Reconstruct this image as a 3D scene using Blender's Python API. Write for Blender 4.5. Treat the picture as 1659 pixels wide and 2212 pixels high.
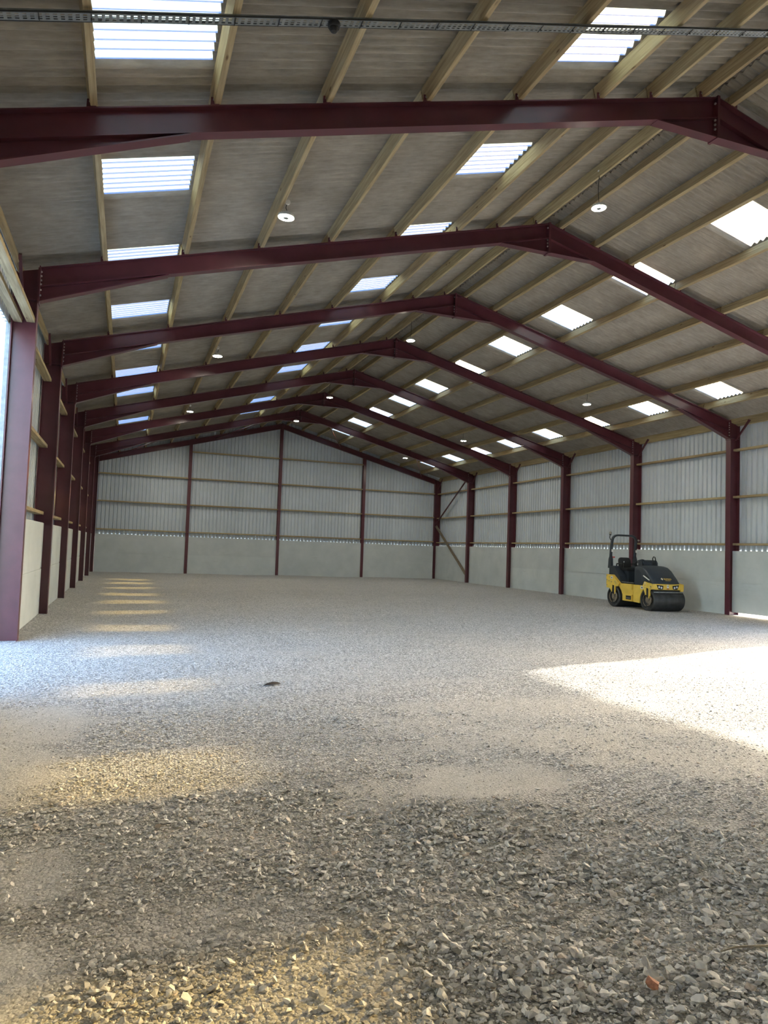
import bpy, bmesh, math, random
import numpy as np
from mathutils import Vector, Matrix

random.seed(7)
rng = np.random.default_rng(11)
SC = bpy.context.scene
COL = SC.collection
for o in list(bpy.data.objects):
    bpy.data.objects.remove(o)

# ------------------------------------------------------------------ camera
S = 4.572                                   # bay length
CAM = Vector((-8.102, -12.854, 1.662))
YAW, PITCH, ROLL = 0.345087, 0.0528633, 0.0343819
FPX = 1540.6
_f = Vector((math.sin(YAW)*math.cos(PITCH), math.cos(YAW)*math.cos(PITCH), math.sin(PITCH)))
_r = Vector((math.cos(YAW), -math.sin(YAW), 0))
_u = _r.cross(_f)
_r2 = _r*math.cos(ROLL) + _u*math.sin(ROLL)
_u2 = -_r*math.sin(ROLL) + _u*math.cos(ROLL)
cam = bpy.data.cameras.new('camera')
cam.sensor_fit = 'HORIZONTAL'
cam.sensor_width = 36.0
cam.lens = FPX/1659*36
cam.clip_end = 500
co = bpy.data.objects.new('camera', cam)
M = Matrix((( _r2.x, _u2.x, -_f.x, CAM.x), (_r2.y, _u2.y, -_f.y, CAM.y), (_r2.z, _u2.z, -_f.z, CAM.z), (0, 0, 0, 1)))
co.matrix_world = M
COL.objects.link(co)
SC.camera = co

# ------------------------------------------------------------------ light
SUN_EL = math.radians(21.9)
SUN_TAN = 0.30                              # plan direction: y per x
sun_dir = Vector((math.cos(SUN_EL)*math.cos(math.atan(SUN_TAN)), math.cos(SUN_EL)*math.sin(math.atan(SUN_TAN)), math.sin(SUN_EL)))
world = bpy.data.worlds.new('sky')
SC.world = world
world.use_nodes = True
wn = world.node_tree.nodes
wl = world.node_tree.links
wn.clear()
sky = wn.new('ShaderNodeTexSky')
sky.sky_type = 'NISHITA'
sky.sun_disc = False
sky.sun_elevation = SUN_EL
sky.sun_rotation = math.atan2(sun_dir.x, sun_dir.y)
sky.air_density = 1.0
sky.dust_density = 2.0
sky.ozone_density = 1.5
bg = wn.new('ShaderNodeBackground')
bg.inputs['Strength'].default_value = 0.55
wo = wn.new('ShaderNodeOutputWorld')
wl.new(sky.outputs[0], bg.inputs['Color'])
wl.new(bg.outputs[0], wo.inputs['Surface'])
sun = bpy.data.lights.new('sun', 'SUN')
sun.energy = 2.9
sun.angle = math.radians(0.8)
sun.color = (1.0, 0.90, 0.74)
so = bpy.data.objects.new('sun', sun)
so.rotation_euler = sun_dir.to_track_quat('Z', 'Y').to_euler()
so.location = (30, 8, 20)
COL.objects.link(so)
SC.view_settings.view_transform = 'Standard'
SC.view_settings.look = 'None'
SC.view_settings.exposure = 2.35
SC.view_settings.gamma = 1.0
SC.view_settings.use_curve_mapping = False
cy = SC.cycles
cy.use_denoising = True
cy.max_bounces = 7
cy.use_adaptive_sampling = True
cy.adaptive_threshold = 0.08
cy.adaptive_min_samples = 16
cy.use_fast_gi = False
cy.diffuse_bounces = 5
cy.glossy_bounces = 2
cy.transparent_max_bounces = 8
cy.sample_clamp_indirect = 6.0

# ------------------------------------------------------------------ materials
def new_mat(name):
    m = bpy.data.materials.new(name)
    m.use_nodes = True
    nt = m.node_tree
    b = nt.nodes['Principled BSDF']
    return m, nt, b

def N(nt, typ, **kw):
    n = nt.nodes.new(typ)
    for k, v in kw.items():
        setattr(n, k, v)
    return n

def L(nt, a, b):
    nt.links.new(a, b)

def coords(nt, scale=(1, 1, 1), obj=True):
    t = N(nt, 'ShaderNodeTexCoord')
    mp = N(nt, 'ShaderNodeMapping')
    mp.inputs['Scale'].default_value = scale
    L(nt, t.outputs['Object'], mp.inputs['Vector'])
    return mp.outputs[0]

def world_coords(nt, scale=(1, 1, 1)):
    t = N(nt, 'ShaderNodeNewGeometry')
    mp = N(nt, 'ShaderNodeMapping')
    mp.inputs['Scale'].default_value = scale
    L(nt, t.outputs['Position'], mp.inputs['Vector'])
    return mp.outputs[0]

def noise(nt, vec, scale, detail=3, rough=0.55):
    n = N(nt, 'ShaderNodeTexNoise')
    n.inputs['Scale'].default_value = scale
    n.inputs['Detail'].default_value = detail
    n.inputs['Roughness'].default_value = rough
    L(nt, vec, n.inputs['Vector'])
    return n.outputs['Fac']

def ramp(nt, fac, stops):
    r = N(nt, 'ShaderNodeValToRGB')
    els = r.color_ramp.elements
    while len(els) < len(stops):
        els.new(0.5)
    for e, (p, c) in zip(els, stops):
        e.position = p
        e.color = (*c, 1)
    L(nt, fac, r.inputs['Fac'])
    return r.outputs['Color']

def bump(nt, b, height, strength=0.3, dist=0.01):
    bp = N(nt, 'ShaderNodeBump')
    bp.inputs['Strength'].default_value = strength
    bp.inputs['Distance'].default_value = dist
    L(nt, height, bp.inputs['Height'])
    L(nt, bp.outputs[0], b.inputs['Normal'])

def mixc(nt, fac, a, b, mode='MIX'):
    m = N(nt, 'ShaderNodeMix', data_type='RGBA', blend_type=mode)
    for sock, v in ((m.inputs['Factor'], fac), (m.inputs['A'], a), (m.inputs['B'], b)):
        pass
    fi, ai, bi = m.inputs[0], m.inputs[6], m.inputs[7]
    for s, v in ((fi, fac), (ai, a), (bi, b)):
        if hasattr(v, 'links'):
            L(nt, v, s)
        elif isinstance(v, tuple):
            s.default_value = (*v, 1) if len(v) == 3 else v
        else:
            s.default_value = v
    return m.outputs[2]

def plain(name, col, rough=0.5, metal=0.0, var=0.12, scale=6.0, bumps=0.0):
    m, nt, b = new_mat(name)
    v = world_coords(nt)
    f = noise(nt, v, scale, 4)
    lo = tuple(max(0, c*(1-var)) for c in col)
    hi = tuple(min(1, c*(1+var)) for c in col)
    L(nt, ramp(nt, f, [(0.3, lo), (0.7, hi)]), b.inputs['Base Color'])
    b.inputs['Roughness'].default_value = rough
    b.inputs['Metallic'].default_value = metal
    if bumps:
        bump(nt, b, noise(nt, v, scale*8, 3), bumps)
    return m

MT = {}
MT['steel'] = plain('maroon_paint', (0.095, 0.026, 0.036), 0.30, 0, 0.15, 3.0)
MT['bolt'] = plain('galvanised_bolt', (0.45, 0.45, 0.44), 0.4, 0.6)
MT['galv'] = plain('galvanised_steel', (0.22, 0.235, 0.24), 0.45, 0.6, 0.2, 12)
MT['black'] = plain('black_plastic', (0.02, 0.022, 0.025), 0.45)
MT['cord'] = plain('black_cord', (0.012, 0.012, 0.012), 0.6)
MT['white'] = plain('white_plastic', (0.72, 0.72, 0.70), 0.4, 0, 0.03)

def timber_mat():
    m, nt, b = new_mat('treated_timber')
    info = N(nt, 'ShaderNodeObjectInfo')
    t = N(nt, 'ShaderNodeTexCoord')
    add = N(nt, 'ShaderNodeVectorMath', operation='ADD')
    L(nt, t.outputs['Object'], add.inputs[0])
    mul = N(nt, 'ShaderNodeMath', operation='MULTIPLY')
    L(nt, info.outputs['Random'], mul.inputs[0]); mul.inputs[1].default_value = 37.0
    cmb = N(nt, 'ShaderNodeCombineXYZ')
    for k in range(3):
        L(nt, mul.outputs[0], cmb.inputs[k])
    L(nt, cmb.outputs[0], add.inputs[1])
    mp = N(nt, 'ShaderNodeMapping')
    mp.inputs['Scale'].default_value = (22, 0.9, 22)
    L(nt, add.outputs[0], mp.inputs['Vector'])
    g = noise(nt, mp.outputs[0], 1.6, 5, 0.6)
    c1 = ramp(nt, g, [(0.28, (0.215, 0.16, 0.085)), (0.5, (0.345, 0.27, 0.155)), (0.75, (0.46, 0.38, 0.24))])
    # knots
    mp2 = N(nt, 'ShaderNodeMapping')
    mp2.inputs['Scale'].default_value = (5, 1.6, 5)
    L(nt, add.outputs[0], mp2.inputs['Vector'])
    vo = N(nt, 'ShaderNodeTexVoronoi')
    vo.inputs['Scale'].default_value = 1.0
    L(nt, mp2.outputs[0], vo.inputs['Vector'])
    kn = ramp(nt, vo.outputs['Distance'], [(0.04, (1, 1, 1)), (0.10, (0, 0, 0))])
    c2 = mixc(nt, kn, c1, (0.13, 0.075, 0.03))
    # every length is a little different (greener, greyer or browner)
    tint = ramp(nt, info.outputs['Random'], [(0.0, (0.85, 0.80, 0.72)), (0.5, (1.0, 1.0, 1.0)), (1.0, (1.08, 1.1, 1.02))])
    L(nt, mixc(nt, 1.0, c2, tint, 'MULTIPLY'), b.inputs['Base Color'])
    b.inputs['Roughness'].default_value = 0.75
    bump(nt, b, g, 0.12)
    return m
MT['timber'] = timber_mat()

def sheet_mat(name, base, var, vert):
    m, nt, b = new_mat(name)
    info = N(nt, 'ShaderNodeObjectInfo')
    v = world_coords(nt, (1, 1, 1))
    streak = noise(nt, world_coords(nt, (1.5, 14, 1.5) if not vert else (14, 14, 0.8)), 3.0, 4, 0.6)
    cloth = noise(nt, v, 2.2, 5, 0.6)
    f = N(nt, 'ShaderNodeMath', operation='ADD')
    L(nt, streak, f.inputs[0]); L(nt, cloth, f.inputs[1])
    h = N(nt, 'ShaderNodeMath', operation='MULTIPLY'); h.inputs[1].default_value = 0.5
    L(nt, f.outputs[0], h.inputs[0])
    lo = tuple(c*(1-var) for c in base); hi = tuple(min(1, c*(1+var)) for c in base)
    c = ramp(nt, h.outputs[0], [(0.33, lo), (0.67, hi)])
    tint = ramp(nt, info.outputs['Random'], [(0, (0.92, 0.92, 0.92)), (1, (1.06, 1.05, 1.04))])
    L(nt, mixc(nt, 1.0, c, tint, 'MULTIPLY'), b.inputs['Base Color'])
    b.inputs['Roughness'].default_value = 0.85
    bump(nt, b, noise(nt, v, 90, 2), 0.08)
    return m
MT['roofsheet'] = sheet_mat('fibre_cement_roof_sheet', (0.30, 0.275, 0.24), 0.24, False)
MT['wallsheet'] = sheet_mat('grey_profiled_wall_sheet', (0.545, 0.605, 0.67), 0.06, True)

def skylight_mat():
    m = bpy.data.materials.new('translucent_grp')
    m.use_nodes = True
    nt = m.node_tree
    nt.nodes.clear()
    out = N(nt, 'ShaderNodeOutputMaterial')
    tl = N(nt, 'ShaderNodeBsdfTranslucent'); tl.inputs['Color'].default_value = (0.12, 0.20, 0.36, 1)
    df = N(nt, 'ShaderNodeBsdfDiffuse'); df.inputs['Color'].default_value = (0.4, 0.42, 0.46, 1)
    tr = N(nt, 'ShaderNodeBsdfTransparent'); tr.inputs['Color'].default_value = (0.84, 0.64, 0.22, 1)
    st = noise(nt, world_coords(nt, (2, 8, 2)), 3.0, 4)
    m1 = N(nt, 'ShaderNodeMixShader'); m1.inputs[0].default_value = 0.25
    L(nt, tl.outputs[0], m1.inputs[1]); L(nt, df.outputs[0], m1.inputs[2])
    m2 = N(nt, 'ShaderNodeMixShader')
    mr = N(nt, 'ShaderNodeMapRange')
    mr.inputs['To Min'].default_value = 0.38; mr.inputs['To Max'].default_value = 0.48
    L(nt, st, mr.inputs['Value'])
    L(nt, mr.outputs[0], m2.inputs[0])
    L(nt, m1.outputs[0], m2.inputs[1]); L(nt, tr.outputs[0], m2.inputs[2])
    L(nt, m2.outputs[0], out.inputs['Surface'])
    return m
MT['grp'] = skylight_mat()

def concrete_mat():
    m, nt, b = new_mat('precast_concrete')
    info = N(nt, 'ShaderNodeObjectInfo')
    v = world_coords(nt)
    a = noise(nt, v, 1.3, 5, 0.6)
    s = noise(nt, world_coords(nt, (1, 1, 9)), 1.6, 5, 0.65)
    c = ramp(nt, a, [(0.3, (0.48, 0.525, 0.54)), (0.7, (0.58, 0.615, 0.625))])
    c = mixc(nt, ramp(nt, s, [(0.60, (0, 0, 0)), (0.78, (0.45, 0.45, 0.45))]), c, (0.34, 0.36, 0.35))
    tint = ramp(nt, info.outputs['Random'], [(0, (0.93, 0.93, 0.93)), (1, (1.04, 1.04, 1.03))])
    L(nt, mixc(nt, 1.0, c, tint, 'MULTIPLY'), b.inputs['Base Color'])
    b.inputs['Roughness'].default_value = 0.8
    bump(nt, b, noise(nt, v, 40, 3), 0.06)
    return m
MT['concrete'] = concrete_mat()

def floor_mat():
    m, nt, b = new_mat('compacted_stone_floor')
    v = world_coords(nt)
    at = N(nt, 'ShaderNodeAttribute', attribute_name='fines')
    fines = at.outputs['Fac']
    vo = N(nt, 'ShaderNodeTexVoronoi'); vo.inputs['Scale'].default_value = 52
    L(nt, v, vo.inputs['Vector'])
    sep = N(nt, 'ShaderNodeSeparateColor'); L(nt, vo.outputs['Color'], sep.inputs[0])
    vo2 = N(nt, 'ShaderNodeTexVoronoi'); vo2.inputs['Scale'].default_value = 140
    L(nt, v, vo2.inputs['Vector'])
    sep2 = N(nt, 'ShaderNodeSeparateColor'); L(nt, vo2.outputs['Color'], sep2.inputs[0])
    chips = ramp(nt, sep.outputs[0], [(0.08, (0.13, 0.13, 0.13)), (0.5, (0.50, 0.49, 0.475)), (0.9, (0.88, 0.87, 0.84))])
    chips2 = ramp(nt, sep2.outputs[1], [(0.1, (0.26, 0.25, 0.23)), (0.9, (0.70, 0.68, 0.64))])
    edge = ramp(nt, vo.outputs['Distance'], [(0.40, (1, 1, 1)), (0.80, (0.28, 0.28, 0.28))])
    chips = mixc(nt, 1.0, chips, edge, 'MULTIPLY')
    stone = mixc(nt, 0.30, chips, chips2)
    # brown fines darkened to paint in shade between loose stones near the camera
    gap_shade = N(nt, 'ShaderNodeAttribute', attribute_name='gap_shade').outputs['Fac']
    shaded_fines = mixc(nt, 0.35, ramp(nt, noise(nt, v, 9, 5, 0.65), [(0.3, (0.20, 0.175, 0.14)), (0.7, (0.33, 0.30, 0.25))]), chips2)
    stone = mixc(nt, gap_shade, stone, shaded_fines)
    dust = ramp(nt, noise(nt, v, 3.5, 6, 0.65), [(0.3, (0.40, 0.37, 0.32)), (0.7, (0.60, 0.56, 0.49))])
    dust = mixc(nt, 0.62, dust, chips2)
    big = noise(nt, world_coords(nt, (0.55, 1.6, 1)), 0.9, 5, 0.6)
    mk = N(nt, 'ShaderNodeMath', operation='MAXIMUM')
    bm = ramp(nt, big, [(0.52, (0, 0, 0)), (0.72, (0.55, 0.55, 0.55))])
    L(nt, fines, mk.inputs[0]); L(nt, bm, mk.inputs[1])
    c = mixc(nt, mk.outputs[0], stone, dust)
    # wheel and drum marks: long faint dark lines across the floor
    mk2 = noise(nt, world_coords(nt, (0.35, 5.0, 1)), 1.1, 4, 0.7)
    c = mixc(nt, ramp(nt, mk2, [(0.62, (0, 0, 0)), (0.75, (0.35, 0.35, 0.35))]), c, (0.25, 0.24, 0.225))
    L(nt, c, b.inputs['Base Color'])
    b.inputs['Roughness'].default_value = 0.9
    hh = mixc(nt, mk.outputs[0], edge, chips2)
    bump(nt, b, hh, 0.8, 0.018)
    return m
MT['floor'] = floor_mat()

def stone_mat(name, attr):
    m, nt, b = new_mat(name)
    if attr:
        src = N(nt, 'ShaderNodeAttribute', attribute_name='tint').outputs['Fac']
    else:
        src = N(nt, 'ShaderNodeObjectInfo').outputs['Random']
    c = ramp(nt, src, [(0.0, (0.27, 0.255, 0.23)), (0.35, (0.50, 0.48, 0.44)), (0.7, (0.63, 0.61, 0.57)), (0.95, (0.76, 0.74, 0.69)), (1.0, (0.55, 0.46, 0.37))])
    n = ramp(nt, noise(nt, world_coords(nt), 60, 3), [(0.3, (0.82, 0.82, 0.82)), (0.7, (1.1, 1.1, 1.1))])
    L(nt, mixc(nt, 1.0, c, n, 'MULTIPLY'), b.inputs['Base Color'])
    b.inputs['Roughness'].default_value = 0.85
    return m
MT['stone'] = stone_mat('crushed_limestone', False)
MT['gravel'] = stone_mat('crushed_limestone_gravel', True)
MT['yard'] = plain('pale_stone_yard', (0.50, 0.47, 0.41), 0.9, 0, 0.25, 3.0)
MT['brick'] = plain('orange_brick', (0.40, 0.18, 0.105), 0.85, 0, 0.3, 60, 0.2)
MT['leaf'] = plain('dark_dry_leaf', (0.035, 0.025, 0.018), 0.8)
MT['twig'] = plain('weathered_stick', (0.30, 0.25, 0.17), 0.8, 0, 0.25, 30)
MT['yellow'] = plain('yellow_machine_paint', (0.78, 0.54, 0.09), 0.42, 0, 0.08, 5)
MT['charcoal'] = plain('charcoal_machine_panel', (0.027, 0.035, 0.046), 0.40, 0, 0.15, 5)
MT['drum'] = plain('worn_drum_steel', (0.06, 0.062, 0.064), 0.42, 0.5, 0.35, 5)
MT['rubber'] = plain('black_rubber', (0.012, 0.013, 0.014), 0.7)
MT['dirtysteel'] = plain('muddy_steel', (0.24, 0.20, 0.15), 0.6, 0.3, 0.35, 18)
MT['sticker'] = plain('white_sticker', (0.75, 0.75, 0.72), 0.5, 0, 0.02)
MT['lamp'] = plain('headlamp_glass', (0.75, 0.77, 0.80), 0.12, 0.3, 0.03)
MT['gold'] = plain('gold_lettering', (0.85, 0.58, 0.13), 0.4, 0, 0.03)
MT['red'] = plain('red_plastic', (0.40, 0.02, 0.02), 0.4)
MT['beacon'] = plain('beacon_lens', (0.30, 0.28, 0.25), 0.12, 0.3)

def emit_mat(name, col, strength):
    m, nt, b = new_mat(name)
    b.inputs['Base Color'].default_value = (*col, 1)
    b.inputs['Emission Color'].default_value = (*col, 1)
    b.inputs['Emission Strength'].default_value = strength
    return m
MT['led'] = emit_mat('lit_led_lens', (1.0, 0.93, 0.74), 14.0)

# ------------------------------------------------------------------ mesh helpers
class MB:
    def __init__(self):
        self.v = []; self.f = []
    def poly(self, pts, d):
        """closed prism: polygon pts (3D) extruded by vector d"""
        n = len(pts); b = len(self.v); d = Vector(d)
        P = [Vector(p) for p in pts]
        nrm = Vector((0, 0, 0))
        for i in range(n):
            nrm += P[i].cross(P[(i+1) % n])
        if nrm.dot(d) > 0:
            P = P[::-1]
        self.v += [tuple(p) for p in P] + [tuple(p+d) for p in P]
        self.f.append(tuple(range(b, b+n)))
        self.f.append(tuple(range(b+2*n-1, b+n-1, -1)))
        for i in range(n):
            j = (i+1) % n
            self.f.append((b+i, b+n+i, b+n+j, b+j))
        return self
    def box(self, a, c):
        x0, y0, z0 = a; x1, y1, z1 = c
        return self.poly([(x0, y0, z0), (x1, y0, z0), (x1, y1, z0), (x0, y1, z0)], (0, 0, z1-z0))
    def loft(self, rings, cap=True, closed=True):
        b = len(self.v); n = len(rings[0])
        for r in rings:
            self.v += [tuple(p) for p in r]
        for k in range(len(rings)-1):
            for i in range(n if closed else n-1):
                j = (i+1) % n
                self.f.append((b+k*n+i, b+k*n+j, b+(k+1)*n+j, b+(k+1)*n+i))
        if cap:
            self.f.append(tuple(b+i for i in reversed(range(n))))
            self.f.append(tuple(b+(len(rings)-1)*n+i for i in range(n)))
        return self
    def tube(self, path, r, n=8, cap=True):
        path = [Vector(p) for p in path]
        rs = r if isinstance(r, (list, tuple)) else [r]*len(path)
        rings = []
        up = None
        for i, p in enumerate(path):
            t = (path[min(i+1, len(path)-1)] - path[max(i-1, 0)]).normalized()
            if up is None:
                up = t.orthogonal().normalized()
            up = (up - t*up.dot(t)).normalized()
            w = t.cross(up)
            rings.append([p + (up*math.cos(a)+w*math.sin(a))*rs[i] for a in [2*math.pi*k/n for k in range(n)]])
        return self.loft(rings, cap)
    def lathe(self, prof, c, axis='Y', n=32):
        """prof: list of (radius, offset along the axis)"""
        c = Vector(c)
        rings = []
        for r, h in prof:
            ring = []
            for k in range(n):
                a = 2*math.pi*k/n
                if axis == 'Y':
                    ring.append(c + Vector((r*math.cos(a), h, r*math.sin(a))))
                elif axis == 'Z':
                    ring.append(c + Vector((r*math.cos(a), r*math.sin(a), h)))
                else:
                    ring.append(c + Vector((h, r*math.cos(a), r*math.sin(a))))
            rings.append(ring)
        return self.loft(rings, True)
    def mesh(self, name, mat, smooth=False, angle=35, bevel=0.0):
        me = bpy.data.meshes.new(name)
        me.from_pydata(self.v, [], self.f)
        bm = bmesh.new(); bm.from_mesh(me)
        bmesh.ops.recalc_face_normals(bm, faces=bm.faces)
        if bevel:
            ed = [e for e in bm.edges if len(e.link_faces) == 2 and e.calc_face_angle(0) > math.radians(30)]
            bmesh.ops.bevel(bm, geom=ed, offset=bevel, segments=2, affect='EDGES', clamp_overlap=True)
        if smooth:
            for f in bm.faces:
                f.smooth = True
            for e in bm.edges:
                if len(e.link_faces) == 2 and e.calc_face_angle(0) > math.radians(angle):
                    e.smooth = False
        bm.to_mesh(me); bm.free()
        me.materials.append(MT[mat])
        return me
    def build(self, name, mat, parent=None, **kw):
        return link(name, self.mesh(name, mat, **kw), parent)

def link(name, data, parent=None, loc=None, rot=None):
    o = bpy.data.objects.new(name, data)
    COL.objects.link(o)
    if parent is not None:
        o.parent = parent
    if loc is not None:
        o.location = loc
    if rot is not None:
        o.rotation_euler = rot
    return o

def tag(o, label, cat=None, group=None, kind=None):
    o['label'] = label
    if cat: o['category'] = cat
    if group: o['group'] = group
    if kind: o['kind'] = kind
    return o

def empty(name, loc=(0, 0, 0), rz=0):
    o = bpy.data.objects.new(name, None)
    COL.objects.link(o)
    o.location = loc
    o.rotation_euler = (0, 0, rz)
    o.empty_display_size = 0.2
    return o

# ------------------------------------------------------------------ building dimensions
ZA, TAN = 8.69, 0.2679                      # top of steel at ridge, 15 degree pitch
PIT = math.atan(TAN)
XI, XO = 9.66, 10.03                        # column inner and outer face
Y0, Y1 = -3*S, 6*S                          # ends of the shed
FR = list(range(-1, 7))                     # portal frames in view (A..H)
def ztop(x): return ZA - TAN*abs(x)
PUR = [9.95, 8.66, 7.36, 6.04, 4.73, 3.40, 2.10, 1.19, 0.28]
PD, PW = 0.20, 0.075                        # purlin depth, width
SHN = PD + 0.038                            # sheet mid-surface above steel, along normal
nL = Vector((-math.sin(PIT), 0, math.cos(PIT)))   # left slope normal
def roof_pt(x, y, off):
    s = -1 if x < 0 else 1
    n = Vector((s*math.sin(PIT), 0, math.cos(PIT)))
    return Vector((x, y, ztop(x))) + n*off
WX = 10.06                                  # wall sheeting plane (side walls)
WY = Y1 + 0.112                              # end wall sheeting plane

# ------------------------------------------------------------------ floor
def fines_at(x, y):
    """hand-placed dusty patches of rolled-in fines (metres) -> 0..1"""
    blobs = [(-5.55, -8.15, .75, .42, .85), (-6.4, -8.2, .35, .25, .6), (-4.3, -7.2, 1.6, .45, .6), (-8.85, -5.75, .65, .75, .8),
             (-8.8, -7.1, .42, .8, .8), (-8.5, -8.9, .25, .35, .7), (-8.5, -10.0, .32, .55, .85), (-5.6, -9.35, .3, .2, .5),
             (-2.5, -8.0, 2.0, .6, .6), (-3.6, -5.9, 2.0, .5, .5), (-7.35, -10.15, .35, .35, .6), (-7.6, -9.6, .4, .25, .45), (-5.0, -6.5, 1.2, .35, .45)]
    v = np.zeros_like(x)
    for bx, by, sx, sy, a in blobs:
        wob = 0.25*np.sin(x*9.1+by*3)+0.25*np.sin(y*11.3+bx*5)
        d = ((x-bx)/sx)**2 + ((y-by)/sy)**2 + wob
        v = np.maximum(v, a*np.clip(1.5-d, 0, 1))
    return v

def ground_z(x, y):
    near = np.exp(-((y+11)/4.5)**2)
    w = np.clip((9.3-np.abs(x))/1.2, 0, 1)
    return w*(0.012*np.sin(x*1.3+y*0.7)+0.010*np.sin(y*2.1-x*0.9+1.0)) + near*w*(0.02*np.sin(x*3.1+0.5)*np.sin(y*2.7)) 

def make_floor():
    xs = np.concatenate([np.linspace(-10.07, -9.0, 8)[:-1], np.linspace(-9.0, -1.0, 110)[:-1], np.linspace(-1.0, 10.07, 45)])
    ys = np.concatenate([np.linspace(Y0-0.1, -11.5, 10)[:-1], np.linspace(-11.5, -4.0, 110)[:-1], np.linspace(-4.0, WY, 90)])
    X, Y = np.meshgrid(xs, ys)
    Z = ground_z(X, Y)
    n, m = X.shape
    v = np.stack([X.ravel(), Y.ravel(), Z.ravel()], 1)
    i = np.arange(n*m).reshape(n, m)
    f = np.stack([i[:-1, :-1].ravel(), i[:-1, 1:].ravel(), i[1:, 1:].ravel(), i[1:, :-1].ravel()], 1)
    me = bpy.data.meshes.new('floor')
    me.from_pydata(v.tolist(), [], f.tolist())
    a = me.attributes.new('fines', 'FLOAT', 'POINT')
    a.data.foreach_set('value', fines_at(X.ravel(), Y.ravel()).astype(np.float32))
    bd = me.attributes.new('gap_shade', 'FLOAT', 'POINT')  # mask for the shade painted into the floor between near stones
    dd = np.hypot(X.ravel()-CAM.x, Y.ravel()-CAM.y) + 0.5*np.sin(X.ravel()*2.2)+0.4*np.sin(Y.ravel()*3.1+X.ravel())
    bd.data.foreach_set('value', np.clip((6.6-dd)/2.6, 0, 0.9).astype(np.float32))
    me.polygons.foreach_set('use_smooth', [True]*len(me.polygons))
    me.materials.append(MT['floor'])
    o = link('floor', me)
    tag(o, 'crushed grey stone floor of the shed with dusty rolled patches', kind='structure')
    return o
floor = make_floor()

g = MB().poly([(-160, -120, -0.06), (160, -120, -0.06), (160, 220, -0.06), (-160, 220, -0.06)], (0, 0, -0.2)).build('ground', 'yard')
tag(g, 'pale sunlit stone yard outside the shed', kind='structure')

# ------------------------------------------------------------------ roof
PITCH_C, AMP = 0.14514, 0.030               # corrugation pitch (7 per 1.016 m) and half height
SW = 1.016
def corr_sheet(name, length, mat, thick=0.006, w=SW, n_c=7, per=8):
    """corrugated sheet: local x along the slope (0..length), y across, z normal"""
    k = n_c*per
    ys = [w*i/k for i in range(k+1)]
    zs = [AMP*math.cos(2*math.pi*n_c*i/k) for i in range(k+1)]
    v, f = [], []
    for t in ((0.0, -thick) if thick else (0.0,)):
        for x in (0, length):
            for y, z in zip(ys, zs):
                v.append((x, y, z+t))
    a = k+1
    for i in range(k):
        f.append((i, a+i, a+i+1, i+1))
        if thick:
            f.append((2*a+i, 2*a+i+1, 3*a+i+1, 3*a+i))
            f.append((i, i+1, 2*a+i+1, 2*a+i))
            f.append((a+i, 3*a+i, 3*a+i+1, a+i+1))
    me = bpy.data.meshes.new(name)
    me.from_pydata(v, [], f)
    me.polygons.foreach_set('use_smooth', [True]*len(me.polygons))
    me.materials.append(MT[mat])
    if thick:
        bm = bmesh.new(); bm.from_mesh(me)
        bmesh.ops.recalc_face_normals(bm, faces=bm.faces)
        for e in bm.edges:
            if len(e.link_faces) == 2 and e.calc_face_angle(0) > 0.9:
                e.smooth = False
        bm.to_mesh(me); bm.free()
    return me

ceiling = empty('ceiling', (0, 0, 0))
tag(ceiling, 'corrugated fibre cement pitched roof seen from below', kind='structure')
_sheet_cache = {}
def place_sheet(side, xa, xb, y, kind='roof_sheet', parent=None, lap=0.14, lift=0.0):
    """sheet from |x|=xa (lower) up to |x|=xb (upper), lapping over the one below"""
    ln = (xa-xb)/math.cos(PIT)+lap
    key = (kind, round(ln, 3))
    if key not in _sheet_cache:
        _sheet_cache[key] = corr_sheet(kind, ln, 'grp' if kind == 'window' else 'roofsheet', 0.0 if kind == 'window' else 0.006)
    p = roof_pt(side*xa, y, SHN+lift)
    down = Vector((side*math.cos(PIT), 0, -math.sin(PIT)))
    p = p + down*lap*0.5
    # local x = up the slope, y = along the ridge, z = out
    ux = -down
    if side < 0:
        uy = Vector((0, 1, 0))
    else:
        uy = Vector((0, -1, 0)); p = p + Vector((0, SW, 0))
    uz = ux.cross(uy)
    # small tilt so that the upper sheet rests on the lower one
    R = Matrix((ux, uy, uz)).transposed().to_4x4()
    T = Matrix.Translation(p) @ R @ Matrix.Rotation(0.0035, 4, 'Y')
    return T, _sheet_cache[key]

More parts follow.
